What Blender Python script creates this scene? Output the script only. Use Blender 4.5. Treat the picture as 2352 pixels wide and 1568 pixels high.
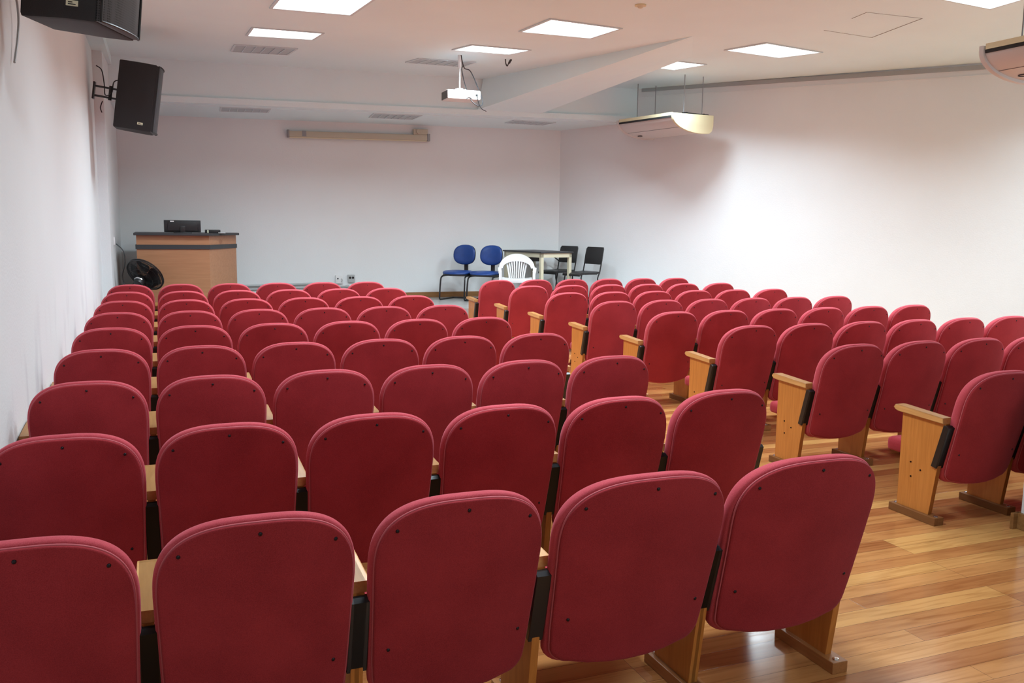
import bpy, bmesh, math, random
from mathutils import Vector, Matrix
random.seed(7)
D = bpy.data
SC = bpy.context.scene
COL = SC.collection
for o in list(D.objects): D.objects.remove(o)

# ---------------------------------------------------------------- camera
R_RIGHT = Vector((0.9296, -0.3683, 0.0125)); R_UP = Vector((0.0371, 0.1271, 0.9912)); R_FWD = Vector((0.3663, 0.9207, -0.1318))
R_FWD.normalize(); R_RIGHT = (R_RIGHT - R_RIGHT.dot(R_FWD) * R_FWD).normalized(); R_UP = R_RIGHT.cross(R_FWD)
cam_d = D.cameras.new('camera'); cam = D.objects.new('camera', cam_d); COL.objects.link(cam)
cam.matrix_world = Matrix(((R_RIGHT.x, R_UP.x, -R_FWD.x, 0.339), (R_RIGHT.y, R_UP.y, -R_FWD.y, -1.2095),
                           (R_RIGHT.z, R_UP.z, -R_FWD.z, 1.6157), (0, 0, 0, 1)))
cam_d.sensor_width = 36; cam_d.lens = 2028.7 / 2352 * 36; cam_d.clip_start = 0.05
SC.camera = cam
# ---------------------------------------------------------------- world, exposure
w = D.worlds.new('world'); SC.world = w; w.use_nodes = True
w.node_tree.nodes['Background'].inputs[0].default_value = (0.8, 0.85, 0.95, 1)
w.node_tree.nodes['Background'].inputs[1].default_value = 0.3
SC.view_settings.view_transform = 'Standard'; SC.view_settings.look = 'None'
SC.view_settings.gamma = 1.0; SC.view_settings.exposure = 0.0; SC.view_settings.use_curve_mapping = False
LAMP_W = 70.0           # watts of a whole ceiling fixture
LAMP_SPREAD = 140       # louvre cut-off, degrees

# ---------------------------------------------------------------- helpers
def tag(o, label=None, cat=None, group=None, kind=None):
    if label: o['label'] = label
    if cat: o['category'] = cat
    if group: o['group'] = group
    if kind: o['kind'] = kind
    return o
def empty(name, loc=(0, 0, 0), rz=0.0, label=None, cat=None, group=None):
    o = D.objects.new(name, None); COL.objects.link(o); o.empty_display_size = 0.1
    o.location = loc; o.rotation_euler = (0, 0, rz)
    return tag(o, label, cat, group)
def build(name, bm, mat, parent=None, smooth=False, label=None):
    me = D.meshes.new(name)
    bmesh.ops.recalc_face_normals(bm, faces=bm.faces)
    bm.to_mesh(me); bm.free()
    if smooth:
        for p in me.polygons: p.use_smooth = True
        if smooth != 'all': me.set_sharp_from_angle(angle=math.radians(38))
    me.materials.append(mat)
    o = D.objects.new(name, me); COL.objects.link(o)
    if parent: o.parent = parent
    if label: o['label'] = label
    return o
def NB(): return bmesh.new()
def box(bm, lo, hi, bev=0.0, M=None, seg=2):
    r = bmesh.ops.create_cube(bm, size=1.0); vs = r['verts']
    for v in vs:
        v.co = Vector([lo[i] + (v.co[i] + 0.5) * (hi[i] - lo[i]) for i in range(3)])
    if bev > 0:
        es = set(e for v in vs for e in v.link_edges)
        rr = bmesh.ops.bevel(bm, geom=list(es), offset=bev, segments=seg, affect='EDGES', profile=0.6)
        vs = list(set(vs_ for f in rr['faces'] for vs_ in f.verts) | set(v for v in vs if v.is_valid))
    if M is not None:
        for v in vs: v.co = M @ v.co
    return bm
def prism(bm, poly, axis, a, b, bev=0.0):
    """poly: 2D outline; axis: extrusion axis 'x','y','z' from a to b"""
    def mk(p, t):
        if axis == 'x': return Vector((t, p[0], p[1]))
        if axis == 'y': return Vector((p[0], t, p[1]))
        return Vector((p[0], p[1], t))
    A = [bm.verts.new(mk(p, a)) for p in poly]; B = [bm.verts.new(mk(p, b)) for p in poly]
    n = len(poly); fs = [bm.faces.new(A[::-1]), bm.faces.new(B)]
    for i in range(n): fs.append(bm.faces.new((A[i], A[(i + 1) % n], B[(i + 1) % n], B[i])))
    if bev > 0:
        es = set(e for f in fs[:2] for e in f.edges)
        bmesh.ops.recalc_face_normals(bm, faces=fs)
        bmesh.ops.bevel(bm, geom=list(es), offset=bev, segments=2, affect='EDGES', profile=0.6)
    return bm
def smoothpath(pts, k=6):
    P = [Vector(p) for p in pts]; out = []
    for i in range(len(P) - 1):
        p0 = P[max(i - 1, 0)]; p1 = P[i]; p2 = P[i + 1]; p3 = P[min(i + 2, len(P) - 1)]
        for j in range(k):
            t = j / k
            out.append(0.5 * ((2 * p1) + (p2 - p0) * t + (2 * p0 - 5 * p1 + 4 * p2 - p3) * t * t + (3 * p1 - p0 - 3 * p2 + p3) * t ** 3))
    out.append(P[-1]); return out
def tube(bm, pts, r, n=8, closed=False, cap=True):
    P = [Vector(p) for p in pts]; rings = []; m = len(P); up = None
    for i, p in enumerate(P):
        if closed: t = P[(i + 1) % m] - P[i - 1]
        else: t = P[min(i + 1, m - 1)] - P[max(i - 1, 0)]
        t.normalize()
        if up is None:
            up = Vector((0, 0, 1)) if abs(t.z) < 0.9 else Vector((1, 0, 0))
        s = t.cross(up).normalized(); up = s.cross(t).normalized()
        rr = r[i] if isinstance(r, (list, tuple)) else r
        rings.append([bm.verts.new(p + (s * math.cos(a) + up * math.sin(a)) * rr) for a in [2 * math.pi * k / n for k in range(n)]])
    for i in range(m if closed else m - 1):
        A = rings[i]; B = rings[(i + 1) % m]
        for k in range(n): bm.faces.new((A[k], A[(k + 1) % n], B[(k + 1) % n], B[k]))
    if cap and not closed:
        bm.faces.new(rings[0][::-1]); bm.faces.new(rings[-1])
    return bm
def cyl(bm, p0, p1, r, n=16): return tube(bm, [p0, p1], r, n)
def rings_pad(bm, outline, rings, mapf):
    """closed cushion: outline (x,z) points; rings [(scale, t)...] from front centre to back centre"""
    n = len(outline); cx = sum(p[0] for p in outline) / n; cz = sum(p[1] for p in outline) / n
    L = []
    for (s, t) in rings:
        L.append([bm.verts.new(mapf(cx + (p[0] - cx) * s, cz + (p[1] - cz) * s, t)) for p in outline])
    for i in range(len(L) - 1):
        for k in range(n): bm.faces.new((L[i][k], L[i][(k + 1) % n], L[i + 1][(k + 1) % n], L[i + 1][k]))
    a = bm.verts.new(mapf(cx, cz, rings[0][1])); b = bm.verts.new(mapf(cx, cz, rings[-1][1]))
    for k in range(n):
        bm.faces.new((a, L[0][(k + 1) % n], L[0][k])); bm.faces.new((b, L[-1][k], L[-1][(k + 1) % n]))
    return bm

# ---------------------------------------------------------------- materials
def nmat(name):
    m = D.materials.new(name); m.use_nodes = True; nt = m.node_tree; b = nt.nodes['Principled BSDF']
    return m, nt, b
def N(nt, t, **kw):
    n = nt.nodes.new(t)
    for k, v in kw.items():
        if k.startswith('i_'): n.inputs[k[2:].replace('_', ' ')].default_value = v
        else: setattr(n, k, v)
    return n
def ramp(nt, stops, interp='LINEAR'):
    r = nt.nodes.new('ShaderNodeValToRGB'); cr = r.color_ramp; cr.interpolation = interp
    while len(cr.elements) < len(stops): cr.elements.new(0.5)
    for e, (p, c) in zip(cr.elements, stops): e.position = p; e.color = (*c, 1)
    return r
def simple(name, col, rough=0.5, metal=0.0, noise=0.0, nscale=20.0, bump=0.0, bscale=200.0, spec=0.5, coat=0.0):
    m, nt, b = nmat(name)
    b.inputs['Base Color'].default_value = (*col, 1); b.inputs['Roughness'].default_value = rough
    b.inputs['Metallic'].default_value = metal; b.inputs['Specular IOR Level'].default_value = spec
    if coat: b.inputs['Coat Weight'].default_value = coat; b.inputs['Coat Roughness'].default_value = 0.15
    tc = N(nt, 'ShaderNodeTexCoord')
    if noise:
        nz = N(nt, 'ShaderNodeTexNoise'); nz.inputs['Scale'].default_value = nscale; nz.inputs['Detail'].default_value = 4
        nt.links.new(tc.outputs['Object'], nz.inputs['Vector'])
        r = ramp(nt, [(0.3, tuple(c * (1 - noise) for c in col)), (0.7, tuple(min(1, c * (1 + noise)) for c in col))])
        nt.links.new(nz.outputs['Fac'], r.inputs[0]); nt.links.new(r.outputs[0], b.inputs['Base Color'])
    if bump:
        nz = N(nt, 'ShaderNodeTexNoise'); nz.inputs['Scale'].default_value = bscale
        nt.links.new(tc.outputs['Object'], nz.inputs['Vector'])
        bp = N(nt, 'ShaderNodeBump'); bp.inputs['Strength'].default_value = bump; bp.inputs['Distance'].default_value = 0.01
        nt.links.new(nz.outputs['Fac'], bp.inputs['Height']); nt.links.new(bp.outputs[0], b.inputs['Normal'])
    return m
def plaster(name, col, smears=False):
    m, nt, b = nmat(name); L = nt.links
    b.inputs['Roughness'].default_value = 0.6; b.inputs['Specular IOR Level'].default_value = 0.25
    g = N(nt, 'ShaderNodeNewGeometry')
    nz = N(nt, 'ShaderNodeTexNoise'); nz.inputs['Scale'].default_value = 1.1; nz.inputs['Detail'].default_value = 5
    L.new(g.outputs['Position'], nz.inputs['Vector'])
    r = ramp(nt, [(0.3, tuple(c * 0.965 for c in col)), (0.7, col)]); L.new(nz.outputs['Fac'], r.inputs[0])
    out = r.outputs[0]
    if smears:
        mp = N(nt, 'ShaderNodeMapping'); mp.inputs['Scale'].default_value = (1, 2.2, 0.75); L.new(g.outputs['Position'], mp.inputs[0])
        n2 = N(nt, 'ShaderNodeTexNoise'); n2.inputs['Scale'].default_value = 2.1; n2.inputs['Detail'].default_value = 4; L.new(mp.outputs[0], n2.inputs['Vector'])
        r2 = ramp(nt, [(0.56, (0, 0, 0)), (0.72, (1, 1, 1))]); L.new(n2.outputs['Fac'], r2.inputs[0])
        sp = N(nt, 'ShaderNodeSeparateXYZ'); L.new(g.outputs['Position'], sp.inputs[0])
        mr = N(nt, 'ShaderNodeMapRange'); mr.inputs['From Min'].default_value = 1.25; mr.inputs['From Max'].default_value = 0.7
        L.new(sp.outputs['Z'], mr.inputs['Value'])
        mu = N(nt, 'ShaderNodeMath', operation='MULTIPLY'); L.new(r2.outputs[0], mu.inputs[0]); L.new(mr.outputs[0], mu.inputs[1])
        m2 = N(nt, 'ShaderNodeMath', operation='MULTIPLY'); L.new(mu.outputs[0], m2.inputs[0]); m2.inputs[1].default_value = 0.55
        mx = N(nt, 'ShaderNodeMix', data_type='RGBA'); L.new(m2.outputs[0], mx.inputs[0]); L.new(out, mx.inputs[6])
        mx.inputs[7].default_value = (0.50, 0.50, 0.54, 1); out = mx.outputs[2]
    L.new(out, b.inputs['Base Color'])
    n3 = N(nt, 'ShaderNodeTexNoise'); n3.inputs['Scale'].default_value = 60; L.new(g.outputs['Position'], n3.inputs['Vector'])
    bp = N(nt, 'ShaderNodeBump'); bp.inputs['Strength'].default_value = 0.10; bp.inputs['Distance'].default_value = 0.01
    L.new(n3.outputs['Fac'], bp.inputs['Height']); L.new(bp.outputs[0], b.inputs['Normal'])
    return m
def fabric(name, dark, light, rim):
    m, nt, b = nmat(name); L = nt.links
    tc = N(nt, 'ShaderNodeTexCoord'); oi = N(nt, 'ShaderNodeObjectInfo')
    nz = N(nt, 'ShaderNodeTexNoise'); nz.inputs['Scale'].default_value = 420; nz.inputs['Detail'].default_value = 2
    L.new(tc.outputs['Object'], nz.inputs['Vector'])
    n2 = N(nt, 'ShaderNodeTexNoise'); n2.inputs['Scale'].default_value = 5; n2.inputs['Detail'].default_value = 5
    ad = N(nt, 'ShaderNodeVectorMath', operation='ADD'); L.new(tc.outputs['Object'], ad.inputs[0]); L.new(oi.outputs['Random'], ad.inputs[1])
    L.new(ad.outputs[0], n2.inputs['Vector'])
    mx = N(nt, 'ShaderNodeMath', operation='MULTIPLY_ADD'); L.new(nz.outputs['Fac'], mx.inputs[0]); mx.inputs[1].default_value = 0.55
    m2 = N(nt, 'ShaderNodeMath', operation='MULTIPLY'); L.new(n2.outputs['Fac'], m2.inputs[0]); m2.inputs[1].default_value = 0.45
    L.new(m2.outputs[0], mx.inputs[2])
    r = ramp(nt, [(0.35, dark), (0.65, light)]); L.new(mx.outputs[0], r.inputs[0]); L.new(r.outputs[0], b.inputs['Base Color'])
    b.inputs['Roughness'].default_value = 0.9; b.inputs['Specular IOR Level'].default_value = 0.15
    b.inputs['Sheen Weight'].default_value = 0.3; b.inputs['Sheen Roughness'].default_value = 0.45; b.inputs['Sheen Tint'].default_value = (*rim, 1)
    bp = N(nt, 'ShaderNodeBump'); bp.inputs['Strength'].default_value = 0.25; bp.inputs['Distance'].default_value = 0.002
    L.new(nz.outputs['Fac'], bp.inputs['Height']); L.new(bp.outputs[0], b.inputs['Normal'])
    return m
def wood(name, c1, c2, rough=0.4, axis='Z', scale=1.0, coat=0.2):
    m, nt, b = nmat(name); L = nt.links
    tc = N(nt, 'ShaderNodeTexCoord'); oi = N(nt, 'ShaderNodeObjectInfo')
    ad = N(nt, 'ShaderNodeVectorMath', operation='ADD'); L.new(tc.outputs['Object'], ad.inputs[0]); L.new(oi.outputs['Random'], ad.inputs[1])
    mp = N(nt, 'ShaderNodeMapping'); s = {'X': (1.5, 22, 22), 'Y': (22, 1.5, 22), 'Z': (22, 22, 1.5)}[axis]
    mp.inputs['Scale'].default_value = tuple(k * scale for k in s); L.new(ad.outputs[0], mp.inputs[0])
    nz = N(nt, 'ShaderNodeTexNoise'); nz.inputs['Scale'].default_value = 3; nz.inputs['Detail'].default_value = 6; nz.inputs['Distortion'].default_value = 0.6
    L.new(mp.outputs[0], nz.inputs['Vector'])
    r = ramp(nt, [(0.3, c1), (0.7, c2)]); L.new(nz.outputs['Fac'], r.inputs[0]); L.new(r.outputs[0], b.inputs['Base Color'])
    b.inputs['Roughness'].default_value = rough; b.inputs['Coat Weight'].default_value = coat; b.inputs['Coat Roughness'].default_value = 0.2
    return m
def planks(name):
    m, nt, b = nmat(name); L = nt.links
    g = N(nt, 'ShaderNodeNewGeometry')
    mp0 = N(nt, 'ShaderNodeMapping'); mp0.inputs['Rotation'].default_value = (0, 0, 0.0); L.new(g.outputs['Position'], mp0.inputs[0])
    br = N(nt, 'ShaderNodeTexBrick', offset=0.37, offset_frequency=3); L.new(mp0.outputs[0], br.inputs['Vector'])
    br.inputs['Scale'].default_value = 1.0; br.inputs['Brick Width'].default_value = 1.9; br.inputs['Row Height'].default_value = 0.105
    br.inputs['Mortar Size'].default_value = 0.0009; br.inputs['Mortar Smooth'].default_value = 0.3; br.inputs['Bias'].default_value = 0.0
    br.inputs['Color1'].default_value = (0, 0, 0, 1); br.inputs['Color2'].default_value = (1, 1, 1, 1); br.inputs['Mortar'].default_value = (0.5, 0.5, 0.5, 1)
    r = ramp(nt, [(0.0, (0.36, 0.130, 0.042)), (0.35, (0.48, 0.200, 0.066)), (0.75, (0.58, 0.270, 0.092)), (1.0, (0.67, 0.36, 0.12))])
    L.new(br.outputs['Color'], r.inputs[0])
    mp = N(nt, 'ShaderNodeMapping'); mp.inputs['Scale'].default_value = (1.2, 16, 1); L.new(mp0.outputs[0], mp.inputs[0])
    nz = N(nt, 'ShaderNodeTexNoise'); nz.inputs['Scale'].default_value = 2.2; nz.inputs['Detail'].default_value = 7; nz.inputs['Distortion'].default_value = 0.8
    L.new(mp.outputs[0], nz.inputs['Vector'])
    rg = ramp(nt, [(0.25, (0.62, 0.50, 0.42)), (0.55, (1, 1, 1)), (0.8, (1.0, 0.92, 0.85))]); L.new(nz.outputs['Fac'], rg.inputs[0])
    mu = N(nt, 'ShaderNodeMix', data_type='RGBA', blend_type='MULTIPLY'); mu.inputs[0].default_value = 0.85
    L.new(r.outputs[0], mu.inputs[6]); L.new(rg.outputs[0], mu.inputs[7])
    dk = N(nt, 'ShaderNodeMix', data_type='RGBA'); L.new(br.outputs['Fac'], dk.inputs[0]); L.new(mu.outputs[2], dk.inputs[6]); dk.inputs[7].default_value = (0.10, 0.04, 0.015, 1)
    L.new(dk.outputs[2], b.inputs['Base Color'])
    rr = N(nt, 'ShaderNodeMapRange'); rr.inputs['To Min'].default_value = 0.09; rr.inputs['To Max'].default_value = 0.22
    L.new(nz.outputs['Fac'], rr.inputs['Value']); L.new(rr.outputs[0], b.inputs['Roughness'])
    b.inputs['Specular IOR Level'].default_value = 0.5
    n4 = N(nt, 'ShaderNodeTexNoise'); n4.inputs['Scale'].default_value = 2.5; L.new(g.outputs['Position'], n4.inputs['Vector'])
    sb = N(nt, 'ShaderNodeMath', operation='SUBTRACT'); L.new(n4.outputs['Fac'], sb.inputs[0]); L.new(br.outputs['Fac'], sb.inputs[1])
    bp = N(nt, 'ShaderNodeBump'); bp.inputs['Strength'].default_value = 0.25; bp.inputs['Distance'].default_value = 0.003
    L.new(sb.outputs[0], bp.inputs['Height']); L.new(bp.outputs[0], b.inputs['Normal'])
    return m
def emis(name, col, s):
    m, nt, b = nmat(name); b.inputs['Base Color'].default_value = (*col, 1)
    b.inputs['Emission Color'].default_value = (*col, 1); b.inputs['Emission Strength'].default_value = s; return m
def checker_grille(name):
    m, nt, b = nmat(name); L = nt.links; tc = N(nt, 'ShaderNodeTexCoord')
    sp = N(nt, 'ShaderNodeTexVoronoi'); sp.inputs['Scale'].default_value = 90; sp.inputs['Randomness'].default_value = 0.0
    L.new(tc.outputs['Object'], sp.inputs['Vector'])
    r = ramp(nt, [(0.25, (0.003, 0.003, 0.004)), (0.45, (0.05, 0.05, 0.055))]); L.new(sp.outputs['Distance'], r.inputs[0])
    L.new(r.outputs[0], b.inputs['Base Color']); b.inputs['Roughness'].default_value = 0.4; b.inputs['Metallic'].default_value = 0.3
    return m

M = dict(
    wall=plaster('white plaster', (0.78, 0.81, 0.815)), wall_l=plaster('white plaster with smears', (0.78, 0.81, 0.815), True),
    ceil=plaster('ceiling plaster', (0.80, 0.96, 0.985)), floor=planks('wood plank floor'),
    stage=simple('grey vinyl stage', (0.36, 0.35, 0.33), 0.3, noise=0.1, nscale=6),
    red=fabric('burgundy fabric', (0.25, 0.020, 0.026), (0.385, 0.037, 0.046), (0.80, 0.32, 0.40)),
    redpad=fabric('burgundy pad fabric', (0.42, 0.050, 0.066), (0.57, 0.088, 0.110), (0.9, 0.35, 0.42)),
    pipe=simple('seam piping', (0.50, 0.10, 0.12), 0.8),
    wood=wood('honey plywood', (0.50, 0.178, 0.032), (0.61, 0.235, 0.048), 0.4, 'Z'),
    arm=wood('armrest wood', (0.60, 0.30, 0.098), (0.72, 0.39, 0.14), 0.32, 'Y'),
    foot=wood('foot bar wood', (0.36, 0.145, 0.045), (0.46, 0.20, 0.068), 0.4, 'Y'),
    base=wood('baseboard wood', (0.22, 0.10, 0.030), (0.32, 0.16, 0.055), 0.4, 'X'),
    lect=wood('beech laminate', (0.37, 0.170, 0.080), (0.43, 0.205, 0.100), 0.45, 'X', 0.5, 0.1),
    dark=simple('dark laminate', (0.035, 0.037, 0.04), 0.5), black=simple('black plastic', (0.012, 0.012, 0.013), 0.4, bump=0.1),
    blackm=simple('black painted metal', (0.010, 0.010, 0.011), 0.35, spec=0.6),
    spk=simple('speaker cabinet black', (0.014, 0.014, 0.016), 0.55, bump=0.4, bscale=350), grille=checker_grille('speaker grille'),
    chrome=simple('chrome', (0.8, 0.8, 0.8), 0.2, 1.0), steel=simple('grey steel', (0.28, 0.28, 0.29), 0.4, 0.7),
    white=simple('white plastic', (0.74, 0.75, 0.75), 0.4), cream=simple('cream plastic', (0.74, 0.68, 0.44), 0.45),
    acw=simple('grey white metal', (0.62, 0.60, 0.58), 0.45), ivory=simple('ivory painted metal', (0.66, 0.62, 0.45), 0.5),
    blue=simple('blue vinyl', (0.010, 0.050, 0.22), 0.38, noise=0.12, nscale=8), screw=simple('dark screw', (0.02, 0.015, 0.02), 0.35, 0.6),
    grey=simple('grey pipe', (0.42, 0.44, 0.44), 0.4), trim=simple('grey trim', (0.36, 0.38, 0.38), 0.6),
    lamp=emis('lamp diffuser', (1, 1, 0.98), 3.0), unlit=simple('unlit diffuser', (0.47, 0.55, 0.58), 0.5),
    frame=simple('fixture frame', (0.62, 0.72, 0.75), 0.4), scr=simple('beige screen case', (0.50, 0.46, 0.36), 0.5),
    yellow=simple('pale label', (0.75, 0.75, 0.55), 0.6), gap=simple('dark gap', (0.02, 0.02, 0.02), 0.8),
    smear=simple('scuffed paint', (0.55, 0.55, 0.56), 0.8),
)

# ---------------------------------------------------------------- the room
YB = 12.35; YH = 11.3; ST = 0.44; YS = 10.45
def cz(x): return 3.64 + 0.012 * (x + 0.3)           # hall ceiling height
def sz(x, y): return 3.115 + 0.016 * (x - 0.39) - 0.06 * (y - YH)   # stage ceiling height
def wx(y): return 6.55 + (YB - y) * 0.8044              # slanted right wall
def struct(name, bm, m, label, cat):
    return tag(build(name, bm, m), label, cat, kind='structure')
def quadwall(bm, p, q, z0, z1, t, side):
    """vertical slab between plan points p,q; thickness t to the given side"""
    p = Vector((p[0], p[1])); q = Vector((q[0], q[1])); d = (q - p).normalized(); n = Vector((-d.y, d.x)) * t * side
    return prism(bm, [tuple(p), tuple(q), tuple(q + n), tuple(p + n)], 'z', z0, z1)
bm = NB(); prism(bm, [(-0.6, -3.6), (4.9, -3.6), (4.9, 2.0), (11.8, 2.0), (11.8, 6.3), (7.2, 12), (-0.6, 12)], 'z', -0.1, 0.0)
struct('floor', bm, M['floor'], 'glossy honey coloured wooden plank floor', 'floor')
bm = NB(); prism(bm, [(-0.3, YS), (8.02, YS), (6.58, YB - 0.02), (-0.3, YB - 0.02)], 'z', 0.001, ST)
struct('floor_stage', bm, M['stage'], 'low grey stage floor along the far wall', 'stage')
bm = NB(); quadwall(bm, (-0.315, -3.5), (-0.315, 3.6), 0, 3.75, 0.15, 1); quadwall(bm, (-0.315, 3.6), (-0.312, YS - 0.1), 0, 3.75, 0.15, 1)
struct('wall_left', bm, M['wall_l'], 'white left wall with grey smears low down beside the seats', 'wall')
bm = NB(); prism(bm, [(-0.45, YS - 0.1), (-0.205, YS - 0.1), (-0.165, YB), (-0.45, YB)], 'z', 0, 3.75)
struct('wall_left_stage', bm, M['wall'], 'shaded white wall left of the stage', 'wall')
bm = NB(); prism(bm, [(-0.6, YB), (6.9, YB), (6.9, YB + 0.15), (-0.6, YB + 0.15)], 'z', 0, 3.4)
struct('wall_back', bm, M['wall'], 'plain white far wall behind the stage', 'wall')
bm = NB(); quadwall(bm, (wx(YB), YB), (wx(6.2), 6.2), 0, 3.85, 0.15, 1)
struct('wall_right', bm, M['wall'], 'long white slanting wall on the right', 'wall')
bm = NB(); quadwall(bm, (wx(6.2), 6.2), (11.55, 1.95), 0, 3.85, 0.15, 1)
struct('wall_right_side', bm, M['wall'], 'white wall out of frame at far right', 'wall')
bm = NB(); prism(bm, [(4.656, -3.5), (4.8, -3.5), (4.8, 1.94), (11.7, 1.94), (11.7, 2.09), (4.656, 2.09)], 'z', 0, 3.85)
struct('wall_right_near', bm, M['wall'], 'white wall corner at the right edge of the photo', 'wall')
bm = NB(); prism(bm, [(-0.5, -3.65), (4.8, -3.65), (4.8, -3.5), (-0.5, -3.5)], 'z', 0, 3.85)
struct('wall_behind', bm, M['wall'], 'white wall behind the camera', 'wall')
bm = NB(); prism(bm, [(-0.6, -3.65), (4.85, -3.65), (4.85, 1.94), (11.8, 1.94), (11.8, 6.3), (7.25, 12.0), (-0.6, 12.0)], 'z', 0, 0.12)
for v in bm.verts: v.co.z += cz(v.co.x)
struct('ceiling', bm, M['ceil'], 'smooth off white hall ceiling', 'ceiling')
bm = NB(); prism(bm, [(-0.4, YH + 0.16), (wx(YH) + 0.1, YH + 0.16), (wx(YB) + 0.1, YB + 0.1), (-0.4, YB + 0.1)], 'z', 0, 0.1)
for v in bm.verts: v.co.z += sz(v.co.x, v.co.y)
struct('ceiling_stage', bm, M['ceil'], 'lower off white ceiling over the stage', 'ceiling')
def header(bm, y0, y1, za, zb, xr):
    """za/zb: functions of x for the bottom and the top"""
    xs = (-0.3, xr)
    V = [bm.verts.new((x, y, f(x))) for x in xs for y in (y0, y1) for f in (za, zb)]
    for f in ((0, 1, 3, 2), (4, 6, 7, 5), (0, 4, 5, 1), (2, 3, 7, 6), (0, 2, 6, 4), (1, 5, 7, 3)): bm.faces.new([V[i] for i in f])
hb = lambda x: sz(x, YH) + 0.0
bm = NB(); header(bm, YH, YH + 0.16, hb, lambda x: cz(x) + 0.01, wx(YH) + 0.05)
struct('wall_header', bm, M['ceil'], 'white header beam between hall ceiling and stage ceiling', 'header beam')
bm = NB(); header(bm, YH - 0.035, YH, hb, lambda x: hb(x) + 0.078, wx(YH) + 0.05)
struct('trim_1', bm, M['ceil'], 'pale strip along the lower edge of the header beam', 'trim')
# tapering haunch beam
bm = NB()
P = [(4.72, YH - 0.03, 3.26), (5.72, YH - 0.03, 3.26), (6.62, 8.6, cz(6.62)), (5.95, 7.55, cz(5.95)), (4.80, YH - 0.03, cz(4.8)), (5.72, YH - 0.03, cz(5.7))]
V = [bm.verts.new(p) for p in P]
for f in ((0, 1, 2), (0, 2, 3), (0, 3, 4), (1, 5, 2), (0, 4, 5, 1), (4, 3, 2, 5)): bm.faces.new([V[i] for i in f])
struct('ceiling_beam', bm, M['ceil'], 'wedge shaped ceiling beam tapering away from the header', 'beam')
bm = NB(); quadwall(bm, (-0.33, -1.0), (-0.31, YH), 3.535, 3.66, 0.165, -1)
struct('trim_2', bm, M['ceil'], 'pale boxed cornice where left wall meets ceiling', 'trim')
def offw(y, d):  # point on right wall shifted d into the room
    return (wx(y) - 0.779 * d, y - 0.626 * d)
bm = NB(); a = offw(11.25, 0.0); b_ = offw(6.3, 0.0); quadwall(bm, a, b_, 3.685, 3.74, 0.03, -1)
struct('trim_3', bm, M['trim'], 'thin grey strip at the top of the right wall', 'trim')
bm = NB(); quadwall(bm, a, b_, 3.61, 3.618, 0.012, -1)
struct('trim_4', bm, M['wall'], 'fine ledge line under the grey strip on the right wall', 'trim')
bm = NB(); box(bm, (-0.16, YB - 0.018, ST), (6.56, YB, ST + 0.085), 0.004)
struct('baseboard_back', bm, M['base'], 'brown wooden baseboard along the far wall', 'baseboard')
bm = NB(); box(bm, (4.60, 2.09, 0), (7.0, 2.11, 0.09), 0.004); box(bm, (4.632, -3.4, 0), (4.656, 2.11, 0.09), 0.004)
struct('baseboard_right', bm, M['base'], 'brown wooden baseboard on the wall corner at right edge', 'baseboard')

# ---------------------------------------------------------------- ceiling fixtures
def fixture(name, quad, zf, lit, label, group, cat='ceiling light', power=1.0):
    cx = sum(p[0] for p in quad) / 4; cy = sum(p[1] for p in quad) / 4
    top = zf(cx, cy)
    r = empty(name, (cx, cy, top), 0, label, cat, group)
    Q = [Vector((p[0] - cx, p[1] - cy)) for p in quad]
    def zz(p): return zf(p[0] + cx, p[1] + cy) - top
    def ring(bm, s0, s1, h, d0=0.0):
        for i in range(4):
            a, b2 = Q[i], Q[(i + 1) % 4]
            pts = [a * s0, b2 * s0, b2 * s1, a * s1]
            lo = [bm.verts.new((p.x, p.y, zz(p) - h)) for p in pts]; hi = [bm.verts.new((p.x, p.y, zz(p) - d0)) for p in pts]
            bm.faces.new(lo[::-1]); bm.faces.new(hi)
            for k in range(4): bm.faces.new((lo[k], lo[(k + 1) % 4], hi[(k + 1) % 4], hi[k]))
    bm = NB(); ring(bm, 1.06, 0.985, 0.012, 0.001); build('frame', bm, M['frame'], r)
    bm = NB(); lo = [bm.verts.new((p.x * .985, p.y * .985, zz(p) - 0.006)) for p in Q]; hi = [bm.verts.new((p.x * .985, p.y * .985, zz(p) - 0.001)) for p in Q]
    bm.faces.new(lo[::-1]); bm.faces.new(hi)
    for k in range(4): bm.faces.new((lo[k], lo[(k + 1) % 4], hi[(k + 1) % 4], hi[k]))
    build('diffuser', bm, M['lamp'] if lit else M['unlit'], r, label='glowing white diffuser' if lit else 'unlit grey diffuser')
    if not lit:
        bm = NB()
        for k in range(1, 6):
            t = k / 6; a = Q[0].lerp(Q[3], t) * .98; b2 = Q[1].lerp(Q[2], t) * .98
            if (Q[3] - Q[0]).length < (Q[1] - Q[0]).length: a = Q[0].lerp(Q[1], t) * .98; b2 = Q[3].lerp(Q[2], t) * .98
            cyl(bm, (a.x, a.y, zz(a) - 0.01), (b2.x, b2.y, zz(b2) - 0.01), 0.006, 6)
        build('louvre', bm, M['frame'], r)
    if lit:
        ld = D.lights.new(name + '_light', 'AREA'); ld.shape = 'RECTANGLE'
        ld.size = (Q[1] - Q[0]).length * .95; ld.size_y = (Q[2] - Q[1]).length * .95
        ld.energy = LAMP_W * power; ld.spread = math.radians(LAMP_SPREAD); ld.color = (0.745, 0.905, 1.0)
        lo_ = D.objects.new(name + '_light', ld); COL.objects.link(lo_); lo_.parent = r; lo_.location = (0, 0, -0.016)
        dv = Q[1] - Q[0]; lo_.rotation_euler = (0, 0, math.atan2(dv.y, dv.x))
    return r
zc = lambda x, y: cz(x)
G1 = 'lit ceiling light panels'
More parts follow.
